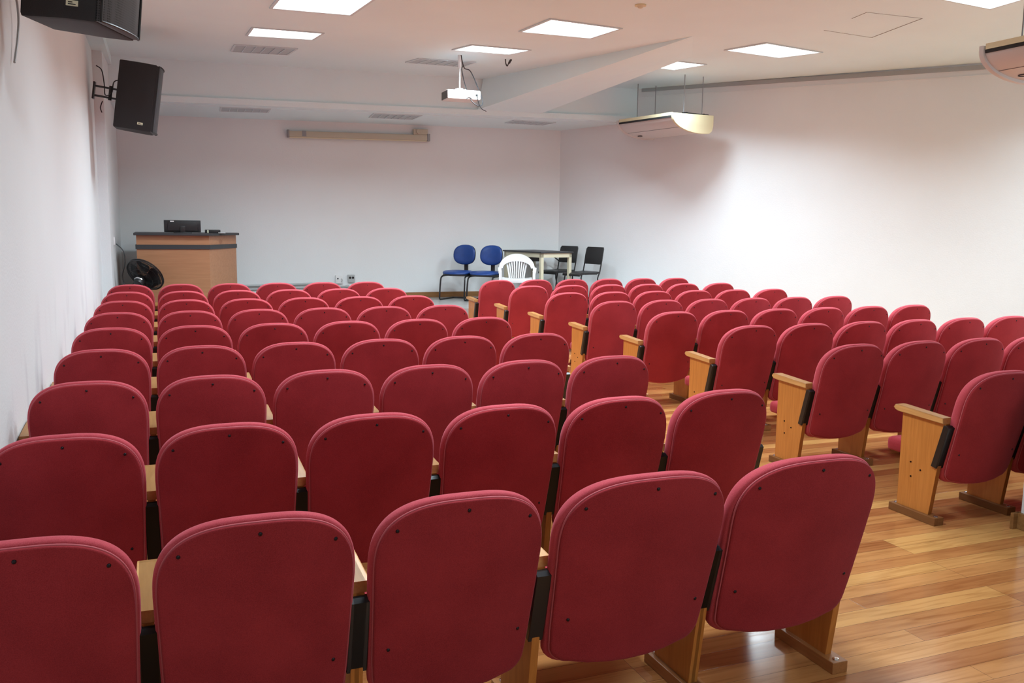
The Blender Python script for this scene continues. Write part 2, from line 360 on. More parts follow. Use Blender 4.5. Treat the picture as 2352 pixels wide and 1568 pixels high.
def rect(cx, cy, w_, d_): return [(cx - w_ / 2, cy - d_ / 2), (cx + w_ / 2, cy - d_ / 2), (cx + w_ / 2, cy + d_ / 2), (cx - w_ / 2, cy + d_ / 2)]
FX = [([(1.47, 7.22), (2.26, 7.20), (2.19, 7.92), (1.43, 7.92)], 'lit ceiling panel cut by the top edge of the photo, nearest on the left'),
      ([(1.35, 8.90), (2.08, 8.91), (2.03, 9.29), (1.33, 9.34)], 'lit ceiling panel next to the unlit grille, farther of the two on the left'),
      ([(4.13, 7.35), (4.99, 7.48), (4.92, 8.04), (4.07, 8.01)], 'large lit ceiling panel in the middle, left of the tapering beam'),
      ([(3.82, 8.92), (4.56, 8.96), (4.43, 9.29), (3.71, 9.28)], 'lit ceiling panel directly above the hanging projector'),
      ([(6.94, 7.54), (7.90, 7.76), (7.66, 8.23), (6.76, 8.07)], 'larger lit ceiling panel between beam and right wall'),
      ([(6.52, 8.93), (7.09, 9.01), (6.92, 9.51), (6.52, 9.42)], 'smallest lit ceiling panel, just above the hanging air conditioner'),
      ([(7.16, 4.77), (7.81, 4.78), (7.87, 5.35), (7.10, 5.24)], 'lit ceiling panel cut by the top right corner of the photo'),
      (rect(1.8, 4.9, .75, .6), 'added unseen fill light panel above the photo, left of the middle rows'),  # added out of view as fill light, like the five below
      (rect(4.6, 4.9, .75, .6), 'added unseen fill light panel above the photo, over the aisle'),
      (rect(1.8, 1.9, .75, .6), 'added unseen fill light panel above the nearest rows'),
      (rect(2.2, -1.7, .75, .6), 'added unseen fill light panel behind the camera'),
      (rect(7.6, 2.9, .6, .6), 'added unseen fill light panel above the near right seats'),
      (rect(10.0, 5.2, .75, .6), 'added unseen fill light panel beyond the right edge of the photo')]
for q, lb in FX: fixture('ceiling_light', q, zc, True, lb, G1, power=0.55 if 'behind the camera' in lb else 1.0)
G2 = 'unlit ceiling light panels'
fixture('ceiling_light', [(1.25, 9.94), (1.94, 9.93), (1.89, 10.35), (1.24, 10.39)], zc, False, 'unlit louvred ceiling panel behind the lit left panel, before the header', G2)
fixture('ceiling_light', [(3.49, 9.99), (4.22, 9.99), (4.18, 10.36), (3.41, 10.32)], zc, False, 'unlit ceiling panel behind the projector pole', G2)
for q, lb in (([(1.17, 11.47), (1.79, 11.47), (1.79, 11.72), (1.18, 11.76)], 'leftmost unlit panel in the stage ceiling'),
              ([(3.24, 11.47), (3.92, 11.47), (3.88, 11.82), (3.25, 11.80)], 'middle unlit panel in the stage ceiling, above the screen case end'),
              ([(5.42, 11.55), (6.10, 11.60), (6.00, 11.86), (5.37, 11.80)], 'rightmost unlit panel in the stage ceiling, near the right wall')):
    fixture('ceiling_light', q, sz, False, lb, G2)
# access hatch seam, smoke detector, cable loop, beam seam
bm = NB()
H = [(7.84, 6.86), (7.61, 5.93), (6.9, 5.93), (7.08, 6.75)]
for i, wd in ((0, .0045), (1, .0006), (2, .002), (3, .0010)):
    a = H[i]; b2 = H[(i + 1) % 4]
    if i == 2: b2 = (6.96, 6.2)
    quadwall(bm, a, b2, -0.004, 0.0, wd * 2, 1)
for v in bm.verts: v.co.z += cz(v.co.x)
tag(build('access_hatch', bm, M['trim']), 'thin dark seam lines of an access hatch in the ceiling at right', 'hatch')
r = empty('smoke_detector', (4.68, 6.5, cz(4.68)), 0, 'small round cream detector on the ceiling near the top edge', 'smoke detector')
bm = NB(); tube(bm, [(0, 0, 0), (0, 0, -.012)], .055, 20); build('base_plate', bm, M['cream'], r)
bm = NB(); tube(bm, [(0, 0, -.012), (0, 0, -.03)], [.035, .02], 20); build('sensor_head', bm, M['ivory'], r)
bm = NB(); z_ = cz(4.55); tube(bm, smoothpath([(4.52, 9.65, z_), (4.525, 9.65, z_ - .05), (4.545, 9.65, z_ - .085), (4.565, 9.65, z_ - .05), (4.60, 9.65, z_)]), .007, 6)
tube(bm, smoothpath([(4.60, 9.65, z_), (4.58, 9.65, z_ - .03), (4.57, 9.65, z_ - .05)]), .014, 6)
tag(build('cable_loop', bm, M['blackm'], smooth=True), 'short black cable loop poking from the ceiling right of the projector', 'cable')

# ---------------------------------------------------------------- auditorium chairs
PITCH = 0.55; RD = 1.0982; XR = 4.537
def prof(z):   # y of the back's mid surface; chair faces +y, apex over y=0
    if z < 0.56: return 0.034 + (0.56 - z) * 0.27
    return 0.034 - (z - 0.56) * 0.27 + (z - 0.56) ** 2 * 0.20
HW = 0.260; ZB = 0.206; ZT = 0.872
def back_outline(s=0.0, n=52):
    """outline of the back, inset by s"""
    hw = HW - s; hb_ = 0.246 - s; top = ZT - s; zs = 0.655; pts = []
    nn = 2.75
    for k in range(n + 1):          # top arch right to left
        a = math.pi * k / n; c = math.cos(a); s_ = math.sin(a)
        x = hw * math.copysign(abs(c) ** (2 / nn), c); z = zs + (top - zs) * abs(s_) ** (2 / nn)
        pts.append((x, z))
    rc = 0.06
    zb = ZB + s
    for z in (0.55, 0.45, 0.36): pts.append((-(hb_ + (hw - hb_) * (z - zb) / (zs - zb)), z))
    for k in range(7):
        a = math.pi + math.pi / 2 * k / 6
        pts.append((-hb_ + rc + rc * math.cos(a), zb + 0.022 + rc + rc * math.sin(a)))
    for x in (-0.12, -0.06, 0, 0.06, 0.12): pts.append((x, zb + 0.022 * (x / 0.19) ** 2))
    for k in range(7):
        a = 1.5 * math.pi + math.pi / 2 * k / 6
        pts.append((hb_ - rc + rc * math.cos(a), zb + 0.022 + rc + rc * math.sin(a)))
    for z in (0.36, 0.45, 0.55): pts.append((hb_ + (hw - hb_) * (z - zb) / (zs - zb), z))
    return pts
def bmap(x, z, t):
    return Vector((x, prof(z) - 0.042 * (1 - (x / HW) ** 2) + t, z))
def auditorium_chair(width=PITCH):
    k = width / PITCH
    r = empty('auditorium_chair')
    bm = NB(); rings_pad(bm, back_outline(0.011), [(s_, 0.004) for s_ in (.2, .4, .6, .8, .93)] + [(.985, .003), (1.0, -0.002), (1.0, -0.010), (.992, -0.0135), (.975, -0.0145)] + [(s_, -0.0145) for s_ in (.93, .8, .6, .4, .2)], bmap)
    sh = build('back_shell', bm, M['red'], r, 'all')
    bm = NB(); o = back_outline(0.0105)
    tube(bm, [bmap(x, z, -0.0035) for x, z in o], 0.0032, 6, closed=True); build('piping', bm, M['pipe'], sh, 'all', 'lighter seam piping round the back')
    for (x, z) in ((0.0, 0.832), (-0.195, 0.785), (0.195, 0.785), (-0.20, 0.40), (0.20, 0.40)):
        bm = NB(); bmesh.ops.create_uvsphere(bm, u_segments=8, v_segments=5, radius=0.0055)
        p = bmap(x, z, -0.0150)
        for v in bm.verts: v.co.y *= 0.6; v.co += p
        build('screw', bm, M['screw'], sh, 'all')
    bm = NB(); rings_pad(bm, back_outline(0.0), [(.2, .082), (.4, .081), (.6, .079), (.8, .074), (.92, .064), (.975, .050), (.995, .036), (1.0, .024), (.997, .013), (.985, .006), (.96, .003), (.8, .003), (.5, .003), (.2, .003)], bmap)
    build('back_cushion', bm, M['redpad'], r, 'all')
    bm = NB(); box(bm, (-0.232, 0.125, 0.318), (0.232, 0.535, 0.398), 0.032, seg=3)
    for v in bm.verts:
        if v.co.z > 0.36: v.co.z += 0.012 * (1 - (v.co.x / 0.23) ** 2)
    build('seat', bm, M['red'], r, 'all')
    if k != 1:
        for c in r.children: c.scale.x = k
    return r
def side_panel(parent, dx, x0=-0.0245, x1=0.0245):
    """leg panel with armrest and foot bar, centred on local x = dx"""
    bm = NB(); prism(bm, [(0.14, 0.043), (0.367, 0.043), (0.367, 0.579), (0.066, 0.573)], 'x', -0.0135, 0.0135, 0.002)
    sp = build('side_panel', bm, M['wood'], parent); sp.location.x = dx
    bm = NB(); prism(bm, [(0.070, 0.573), (0.072, 0.606), (0.385, 0.622), (0.410, 0.619), (0.422, 0.603), (0.410, 0.590), (0.385, 0.583)], 'x', -0.031, 0.031, 0.004)
    build('armrest', bm, M['arm'], sp)
    bm = NB(); box(bm, (-0.034, 0.075, 0.0), (0.034, 0.405, 0.044), 0.003); build('foot_bar', bm, M['foot'], sp, label='darker foot bar')
    for y in (0.10, 0.383):
        bm = NB(); tube(bm, [(0, y, 0.044), (0, y, 0.048), (0, y, 0.050)], [0.0125, 0.011, 0.005], 12); build('bolt', bm, M['chrome'], sp, label='chrome bolt')
    for y, z in ((.285, .31), (.214, .279), (.278, .228)):
        bm = NB(); tube(bm, [(-0.0135, y, z), (-0.0165, y, z)], 0.005, 8); tube(bm, [(0.0135, y, z), (0.0165, y, z)], 0.005, 8); build('screw', bm, M['screw'], sp, label='dark screw')
    bm = NB()
    pts = [(prof(z) + 0.004, z) for z in (0.318, 0.40, 0.48, 0.555)]
    poly = pts + [(pts[-1][0] + 0.014, 0.566)] + [(prof(z) + 0.040, z) for z in (0.566, 0.48, 0.40, 0.325)]
    prism(bm, poly, 'x', x0, x1, 0.002)
    hb2 = build('hinge_bracket', bm, M['blackm'], sp, label='black steel bracket')
    return sp
def copy_tree(o, parent=None):
    c = o.copy(); COL.objects.link(c)
    if parent: c.parent = parent
    for ch in o.children: copy_tree(ch, c)
    return c
proto = auditorium_chair(); proto_wide = auditorium_chair(0.635)
sp0 = side_panel(None, 0.0); spL = side_panel(None, 0.0, -0.012, 0.030); spR = side_panel(None, 0.0, -0.030, 0.012)
first = {'n': True, 'w': True}
ORD = ['first', 'second', 'third', 'fourth', 'fifth', 'sixth', 'seventh', 'eighth', 'ninth']
def place(xc, y, wide, pl, pr, label, group, end_l=False):
    key = 'w' if wide else 'n'; p = proto_wide if wide else proto
    if first[key]: c = p; first[key] = False
    else: c = copy_tree(p)
    c.location = (xc, y, 0)
    for q in (pl, pr):
        if q is not None:
            s = copy_tree(spR if q is pr else (spL if end_l else sp0), c); s.location.x = q - xc
    tag(c, label, 'chair', group)
ROW1 = [-0.275, 0.275, 0.82, 1.39, 2.0, 2.595]
place_rows = []
for j in range(1, 10):
    n = 5 if j == 1 else 6
    rowtxt = 'nearest row' if j == 1 else ('farthest row' if j == 9 else ORD[j - 1] + ' row from the camera')
    for i in range(n):
        if j == 1: a, b2 = ROW1[i], ROW1[i + 1]; wide = i >= 3
        else: a, b2, wide = (i - .5) * PITCH, (i + .5) * PITCH, False
        xc = {3: 1.705, 4: 2.325}.get(i, (a + b2) / 2) if j == 1 else (a + b2) / 2
        pos = 'seat against the left wall' if i == 0 else ('aisle seat' if i == n - 1 else ORD[i] + ' seat from the left wall')
        place(xc, j * RD, wide, a, b2 if i == n - 1 else None,
              'burgundy auditorium chair, left block, %s, %s' % (rowtxt, pos), 'auditorium chairs left of the aisle')
for j in range(2, 10):
    rowtxt = 'nearest right row' if j == 2 else ('farthest row' if j == 9 else '%s right row' % ORD[j - 2])
    n = {2: 3, 3: 5}.get(j, 6)
    for i in range(n):
        pos = 'aisle seat' if i == 0 else ORD[i] + ' seat from the aisle'
        place(XR + i * PITCH, j * RD, False, XR + (i - .5) * PITCH, XR + (i + .5) * PITCH if i == n - 1 else None,
              'burgundy auditorium chair, right block, %s, %s' % (rowtxt, pos), 'auditorium chairs right of the aisle', end_l=(i == 0))
def kill(o):
    for c in list(o.children): kill(c)
    D.objects.remove(o)
kill(sp0); kill(spL); kill(spR)

# ---------------------------------------------------------------- loudspeakers
def speaker(name, loc, rz, tilt, label, wall_local, near):
    """local: front +x, width y, height z (centre). wall_local: bracket wall point in local coords"""
    r = empty(name, loc, 0, label, 'loudspeaker', 'loudspeakers on the left wall'); r.rotation_mode = 'XYZ'
    r.rotation_euler = (0, tilt, rz)
    bm = NB()
    h = 0.355; w2 = 0.215; d = 0.21
    pl = [(-d, -w2 * .68), (-d, w2 * .68), (0.02, w2), (d - .045, w2), (d - .045, -w2), (0.02, -w2)]
    prism(bm, pl, 'z', -h, h, 0.018); build('cabinet', bm, M['spk'], r, True)
    bm = NB(); n = 10; arc = []
    for k in range(n + 1):
        a = -1 + 2 * k / n; arc.append((d - .045 + 0.05 * math.sqrt(max(0, 1 - (a * .92) ** 2)) + .0, a * (w2 - .006)))
    prism(bm, [(d - .05, -(w2 - .006))] + arc + [(d - .05, w2 - .006)], 'z', -h + .008, h - .008, 0.004); g = build('grille', bm, M['grille'], r, True)
    bm = NB()
    for zz in (-h + .01, h - .01): tube(bm, [(p[0] + .003, p[1], zz) for p in arc], .006, 6)
    for s in (-1, 1): cyl(bm, (d - .02, s * (w2 - .006), -h + .01), (d - .02, s * (w2 - .006), h - .01), .006, 6)
    build('grille_frame', bm, M['black'], g, True)
    bm = NB(); box(bm, (0.03, -w2 - .0025, -h + .06), (0.085, -w2 + .004, -h + .085), .001); build('label_sticker', bm, M['yellow'], r, label='small pale label')
    bm = NB(); box(bm, (0.04, -w2 - .0035, -h + .066), (0.075, -w2 - .0025, -h + .070)); box(bm, (0.04, -w2 - .0035, -h + .075), (0.06, -w2 - .0025, -h + .079))
    build('label_print', bm, M['black'], r)
    bm = NB(); W = Vector(wall_local)
    for zz in (-.05, .05):
        cyl(bm, (-d + .01, 0, zz), (-d - .08, 0, zz), .011, 8); cyl(bm, (-d - .07, 0, zz), W + Vector((0, 0, zz)), .011, 8)
    cyl(bm, (-d - .075, 0, -.075), (-d - .075, 0, .075), .018, 10)
    box(bm, tuple(W + Vector((-.008, -.04, -.09))), tuple(W + Vector((.012, .04, .09))), .003)
    build('wall_bracket', bm, M['blackm'], r, label='black steel wall bracket')
    bm = NB(); tube(bm, smoothpath([W + Vector((.0, -.0, .26)), W + Vector((.06, -.02, .22)), W + Vector((.10, -.03, .08)), (-d - .12, -.03, -.03), (-d - .06, -.03, .0), (-d - .05, -.02, .12), (-d + .01, 0, .16)]), .006, 6)
    tube(bm, smoothpath([W + Vector((.10, -.03, -.1)), W + Vector((.085, -.02, -.17)), W + Vector((.105, -.02, -.22))]), .006, 6)
    build('cable', bm, M['black'], r, True)
    return r
speaker('loudspeaker', (0.185, 9.45, 2.915), math.radians(-4), math.radians(8), 'black loudspeaker on a wall bracket at the far end of the left wall', (-0.45, 0.0, 0.0), False)
speaker('loudspeaker', (0.06, 3.62, 2.87), math.radians(-21), math.radians(6), 'large black loudspeaker cut by the top left corner of the photo', (-0.36, -0.13, 0.10), True)
bm = NB(); tube(bm, smoothpath([(-0.29, 3.88, 2.98), (-0.29, 3.97, 2.80), (-0.285, 4.04, 2.64), (-0.29, 4.01, 2.52), (-0.30, 3.92, 2.38)]), .006, 6)
tag(build('hanging_cord', bm, M['grey'], smooth=True), 'thin loose cord hanging down the left wall below the near loudspeaker', 'cord')

# ---------------------------------------------------------------- projector
px_, py_ = 3.90, 9.62; pz = 3.20
r = empty('projector', (px_, py_, pz), math.radians(-3), 'white projector hanging from the ceiling on a thin pole', 'projector')
bm = NB(); box(bm, (-0.19, -0.13, -.06), (0.235, 0.16, .055), .016, seg=3); build('body', bm, M['white'], r, True)
bm = NB(); box(bm, (-0.196, -0.115, -.05), (-0.188, 0.15, .045), .002); build('side_vent', bm, M['blackm'], r, label='black vented side')
bm = NB(); cyl(bm, (.10, .15, 0), (.10, .185, 0), .045, 20); build('lens', bm, M['black'], r, True)
bm = NB()
for zz, xx in ((0.0, .17),): box(bm, (xx, -.134, -.012), (xx + .03, -.128, .012))
tube(bm, smoothpath([(.05, -.133, -.055), (.07, -.133, -.035), (.10, -.133, -.035), (.12, -.133, -.055)]), .005, 6)
build('socket', bm, M['black'], r)
bm = NB(); topz = cz(px_) - pz; cyl(bm, (0.0, 0, .055), (0, 0, topz), .009, 8); cyl(bm, (0, 0, .05), (0, 0, .085), .045, 14)
tube(bm, [(0, 0, topz - .16), (0, 0, topz)], .024, 12)
for s in (-1, 1): box(bm, (s * .06 - .01, -.05, .05), (s * .06 + .01, .05, .075), .002)
build('ceiling_pole', bm, M['white'], r, True)
bm = NB(); tube(bm, smoothpath([(.01, -.02, topz), (.05, -.02, topz - .15), (.13, -.03, .30), (.22, -.04, .12), (.27, -.08, -.03), (.26, -.12, -.11), (.20, -.14, -.13), (.13, -.14, -.09), (.10, -.135, -.05)]), .0065, 6)
tube(bm, smoothpath([(.01, -.01, topz), (.035, -.02, topz - .12), (.02, -.02, .32), (.05, -.02, .18), (.09, 0, .08)]), .006, 6)
tube(bm, smoothpath([(.185, -.134, 0), (.20, -.15, -.08), (.24, -.15, -.16), (.31, -.13, -.19)]), .005, 6)
build('cables', bm, M['black'], r, True)

# ---------------------------------------------------------------- air conditioners
def ac(loc, rz, L_, wd, ztop, label):
    """local: near front corner at origin, +y far, +x to the back"""
    r = empty('air_conditioner', (loc[0], loc[1], 0), rz, label, 'air conditioner', 'hanging air conditioners')
    h = 0.27
    def sec(ins, n=14):
        pts = [(ins, ztop - .012 - ins * .3)]
        for k in range(n + 1):
            a = math.pi / 2 * k / n
            pts.append((ins + (wd * .72) * (1 - math.cos(a)), ztop - .055 - (h - .055 - ins) * math.sin(a)))
        pts += [(wd - .07, ztop - h + .01 + ins), (wd - .02, ztop - h + .05), (wd, ztop - h + .12), (wd, ztop)]
        return pts
    bm = NB(); prism(bm, sec(.022), 'y', .04, L_ - .04); build('casing', bm, M['acw'], r, True)
    for a, b2 in ((0, .045), (L_ - .045, L_)):
        bm = NB(); prism(bm, sec(0), 'y', a, b2, .008); build('end_cap', bm, M['cream'] if a == 0 else M['acw'], r, True, 'cream yellow end cap' if a == 0 else None)
    bm = NB(); prism(bm, [(.012, ztop - .045), (.012, ztop - .07), (.035, ztop - .07), (.035, ztop - .045)], 'y', .05, L_ - .05)
    build('outlet_slot', bm, M['gap'], r, label='long black air slot')
    bm = NB(); prism(bm, [(.012, ztop), (.012, ztop - .043), (.04, ztop - .043), (.04, ztop)], 'y', .05, L_ - .05, .003)
    build('top_lip', bm, M['cream'], r, label='cream upper edge')
    pp = sec(.022); k = 8
    bm = NB(); tube(bm, [(pp[k][0] - .001, .05, pp[k][1] - .001), (pp[k][0] - .001, L_ - .05, pp[k][1] - .001)], .003, 6); build('panel_seam', bm, M['steel'], r)
    p = Vector((pp[k + 3][0] - .002, 0, pp[k + 3][1] - .003)); q = Vector((pp[k + 5][0], 0, pp[k + 5][1])) - Vector((pp[k + 3][0], 0, pp[k + 3][1])); q.normalize()
    bm = NB(); tube(bm, [p + q * .022 * math.sin(t) + Vector((0, L_ - .16 + .045 * math.cos(t), 0)) for t in [2 * math.pi * i / 20 for i in range(20)]], .0045, 6, closed=True)
    build('oval_badge', bm, M['dark'], r, True, 'small dark oval badge')
    for xx in (.30, wd - .14):
        bm = NB(); box(bm, (xx, .06, ztop), (xx + .03, L_ - .06, ztop + .022)); build('mounting_rail', bm, M['blackm'], r)
    for yy in (.12, L_ - .12):
        bm = NB(); box(bm, (.28, yy - .015, ztop + .001), (wd, yy + .015, ztop + .024)); build('cross_bar', bm, M['blackm'], r)
        for xx in (.30, wd - .12):
            gx = loc[0] + xx * math.cos(rz) - yy * math.sin(rz)
            bm = NB(); cyl(bm, (xx, yy, ztop + .01), (xx, yy, cz(gx) + .002), .006, 8); build('hanging_rod', bm, M['steel'], r, label='thin steel rod')
    return r
ac((7.03, 9.66), math.radians(10.2), 1.26, .77, 3.19, 'cream ended air conditioner hung on four thin rods by the far right wall')
ac((6.27, 2.75), math.radians(-1.0), 1.30, .70, 3.035, 'air conditioner cut by the top right corner of the photo')

# ---------------------------------------------------------------- screen case on the back wall
r = empty('projection_screen', (3.2, YB - .055, 2.9), 0, 'rolled up beige projection screen case high on the far wall', 'projection screen')
r.rotation_euler = (0, -0.018, 0)
bm = NB(); box(bm, (-1.05, -.035, -.04), (1.05, .035, .045), .012); build('case', bm, M['scr'], r, True)
bm = NB(); cyl(bm, (-1.04, -.01, -.045), (1.04, -.01, -.045), .012, 8); build('bottom_bar', bm, M['ivory'], r, True)
bm = NB(); box(bm, (.83, -.03, .045), (1.06, .03, .13), .006); cyl(bm, (.90, -.03, .09), (.90, -.06, .09), .03, 12); build('motor_box', bm, M['scr'], r)
bm = NB(); box(bm, (-1.07, -.04, -.05), (-1.045, .045, .06), .003); box(bm, (1.045, -.04, -.05), (1.09, .045, .06), .003); box(bm, (-.86, -.038, -.03), (-.80, -.034, .05)); build('end_bracket', bm, M['steel'], r)

# ---------------------------------------------------------------- conduits and sockets
r = empty('wall_conduit', (0, YB, 0), 0, 'pair of grey metal conduits running low along the far wall', 'conduit')
bm = NB(); cyl(bm, (1.2, -.02, .655), (2.70, -.02, .685), .017, 10); cyl(bm, (2.70, -.02, .685), (2.72, -.02, .685), .022, 10); build('upper_pipe', bm, M['grey'], r, True)
bm = NB(); cyl(bm, (1.2, -.018, .60), (2.98, -.018, .635), .012, 10); cyl(bm, (2.97, -.018, .635), (3.02, -.018, .637), .02, 10); build('lower_pipe', bm, M['grey'], r, True)
r = empty('wall_socket', (2.865, YB, .745), 0, 'white socket box above the end of the conduits', 'socket')
bm = NB(); box(bm, (-.055, -.035, -.065), (.055, 0, .06), .006); build('box', bm, M['white'], r, True)
bm = NB(); cyl(bm, (-.02, -.036, .01), (-.02, -.039, .01), .012, 10); build('plug_hole', bm, M['dark'], r)
bm = NB(); tube(bm, smoothpath([(.035, -.037, .01), (.045, -.045, -.01), (.035, -.045, -.04)]), .006, 6); build('cord_stub', bm, M['grey'], r, True)
r = empty('wall_socket', (3.053, YB, .757), 0, 'grey metal socket box with two black round outlets on the far wall', 'socket')
bm = NB(); box(bm, (-.052, -.04, -.06), (.052, 0, .055), .005); build('box', bm, M['grey'], r, True)
for s in (-1, 1):
    bm = NB(); cyl(bm, (s * .022, -.04, .01), (s * .022, -.045, .01), .018, 14); build('outlet', bm, M['black'], r, True, 'black round outlet')

# ---------------------------------------------------------------- lectern, monitor
r = empty('lectern', (0, 0, ST), 0, 'beech laminate lectern with dark counter top at the left of the stage', 'lectern')
foot = [(0.06, 11.02), (0.935, 11.0), (1.32, 11.65), (1.32, 11.95), (0.06, 11.95)]
def off(poly, d_):
    cx = sum(p[0] for p in poly) / len(poly); cy = sum(p[1] for p in poly) / len(poly)
    return [(p[0] + math.copysign(d_, p[0] - cx), p[1] + math.copysign(d_, p[1] - cy)) for p in poly]
bm = NB(); prism(bm, foot, 'z', .0, .80, .002); build('lower_body', bm, M['lect'], r)
bm = NB(); prism(bm, off(foot, -.012), 'z', .80, .855); build('recess_band', bm, M['dark'], r, label='dark recessed band')
bm = NB(); prism(bm, foot, 'z', .855, .975, .002); build('upper_body', bm, M['lect'], r)
bm = NB(); prism(bm, [(0.03, 10.97), (0.95, 10.95), (1.36, 11.60), (1.37, 12.0), (0.03, 12.0)], 'z', .975, 1.005, .003); build('counter_top', bm, M['dark'], r, label='dark counter top')
LT = ST + 1.005
r = empty('monitor', (.62, 11.16, LT), math.radians(2), 'black computer monitor seen from behind on the lectern', 'monitor')
bm = NB(); box(bm, (-.225, -.012, .01), (.225, .03, .165), .006); prism(bm, [(-.19, .03), (.19, .03), (.17, .145), (-.17, .145)], 'y', -.03, -.01, .004); build('screen_back', bm, M['black'], r, True)
bm = NB(); box(bm, (-.03, -.045, .0), (.03, -.02, .09), .004); box(bm, (-.11, -.08, 0), (.11, .08, .012), .004); build('stand', bm, M['blackm'], r, True)
bm = NB(); box(bm, (-.15, -.0335, .143), (-.105, -.03, .157)); build('sticker', bm, M['white'], r, label='small white sticker')
r = empty('control_box', (1.0, 11.25, LT), 0, 'small black device box beside the monitor', 'device')
bm = NB(); box(bm, (-.10, -.08, 0), (.09, .08, .045), .006); build('case', bm, M['black'], r, True)
bm = NB(); box(bm, (-.075, -.083, .005), (-.06, -.079, .042)); build('stripe', bm, M['yellow'], r, label='pale yellow stripe')
bm = NB(); box(bm, (1.06, 11.12, LT), (1.15, 11.3, LT + .012), .002)
tag(build('remote_control', bm, M['grey'], smooth=True), 'thin grey object lying flat right of the device box on the lectern', 'remote control')

# ---------------------------------------------------------------- fan
FC = Vector((0.155, 10.72, 0.935))
r = empty('pedestal_fan', (FC.x, FC.y, ST), 0, 'black pedestal fan with tilted round cage before the lectern', 'fan')
bm = NB(); tube(bm, [(0, 0, 0), (0, 0, .02), (0, 0, .035)], [.19, .18, .04], 24); build('base', bm, M['black'], r, True)
bm = NB(); cyl(bm, (0, 0, .03), (0, 0, .42), .016, 12); build('pole', bm, M['blackm'], r, True)
ax = Vector((0.50, 0.62, 0.60)).normalized()          # direction the fan blows
s1 = ax.cross(Vector((0, 0, 1))).normalized(); s2 = s1.cross(ax).normalized(); c0 = Vector((0, 0, FC.z - ST))
def fp(rad, a, t): return c0 + ax * t + (s1 * math.cos(a) + s2 * math.sin(a)) * rad
bm = NB(); RF = .235
for t in (-.012, .012): tube(bm, [fp(RF, 2 * math.pi * k / 40, t) for k in range(40)], .008, 6, closed=True)
for k in range(88):
    a = 2 * math.pi * k / 88
    tube(bm, [fp(.05, a, -.085), fp(.14, a, -.075), fp(.21, a, -.04), fp(RF, a, 0)], .0022, 4); tube(bm, [fp(RF, a, 0), fp(.21, a, .03), fp(.12, a, .055), fp(.04, a, .06)], .0022, 4)
for rad, t in ((.14, -.075), (.20, -.045), (.17, .042)): tube(bm, [fp(rad, 2 * math.pi * k / 36, t) for k in range(36)], .0025, 4, closed=True)
build('cage', bm, M['blackm'], r, True)
for b3 in range(5):
    bm = NB(); a0 = b3 * 2 * math.pi / 5; top = []; n = 8
    for k in range(n + 1):
        u = k / n; ww = .62 * math.sin(math.pi * (0.25 + .5 * u)); rr = .03 + .185 * u
        top.append((fp(rr, a0 - ww, -.02), fp(rr, a0 + ww, .02)))
    vs = [(bm.verts.new(p + ax * .002), bm.verts.new(q + ax * .002), bm.verts.new(p - ax * .002), bm.verts.new(q - ax * .002)) for p, q in top]
    for k in range(n):
        A, B = vs[k], vs[k + 1]
        bm.faces.new((A[0], A[1], B[1], B[0])); bm.faces.new((A[2], B[2], B[3], A[3])); bm.faces.new((A[0], B[0], B[2], A[2])); bm.faces.new((A[1], A[3], B[3], B[1]))
    bm.faces.new((vs[0][0], vs[0][2], vs[0][3], vs[0][1])); bm.faces.new((vs[-1][0], vs[-1][1], vs[-1][3], vs[-1][2]))
    build('blade', bm, M['black'], r, True)
bm = NB(); tube(bm, [c0 - ax * .19, c0 - ax * .18, c0 - ax * .10, c0 - ax * .08], [.03, .055, .06, .05], 20); cyl(bm, c0 - ax * .12 + Vector((0, 0, -.10)), c0 - ax * .12, .02, 10)
tube(bm, [(0, 0, .40), c0 - ax * .12 + Vector((0, 0, -.09))], .018, 10); mo = build('motor', bm, M['black'], r, True)
bm = NB(); tube(bm, [c0 - ax * .135 + (s1 * math.cos(t) + s2 * math.sin(t)) * .061 for t in [0.5 + 2.0 * k / 10 for k in range(11)]], .009, 6); build('motor_highlight', bm, M['chrome'], mo, True, 'highlight on the motor made as a strip')  # highlight on the motor, built as a chrome arc
r = empty('power_plug', (-0.198, 10.9, 1.345), 0, 'white plug in the wall left of the fan with a drooping black cord', 'plug')
bm = NB(); box(bm, (-.008, -.04, -.05), (.02, .04, .05), .004); build('socket_plate', bm, M['white'], r, True)
bm = NB(); Pl = Vector((-0.198, 10.9, 1.345)); tube(bm, smoothpath([Vector(p) - Pl for p in ((-.17, 10.9, 1.31), (-.09, 10.88, 1.22), (-.075, 10.86, 1.08), (-.11, 10.84, .92), (-.09, 10.82, .81), (-.04, 10.80, .79), (.03, 10.76, .83), (.06, 10.72, .86))]), .0065, 6); build('cord', bm, M['black'], r, True)

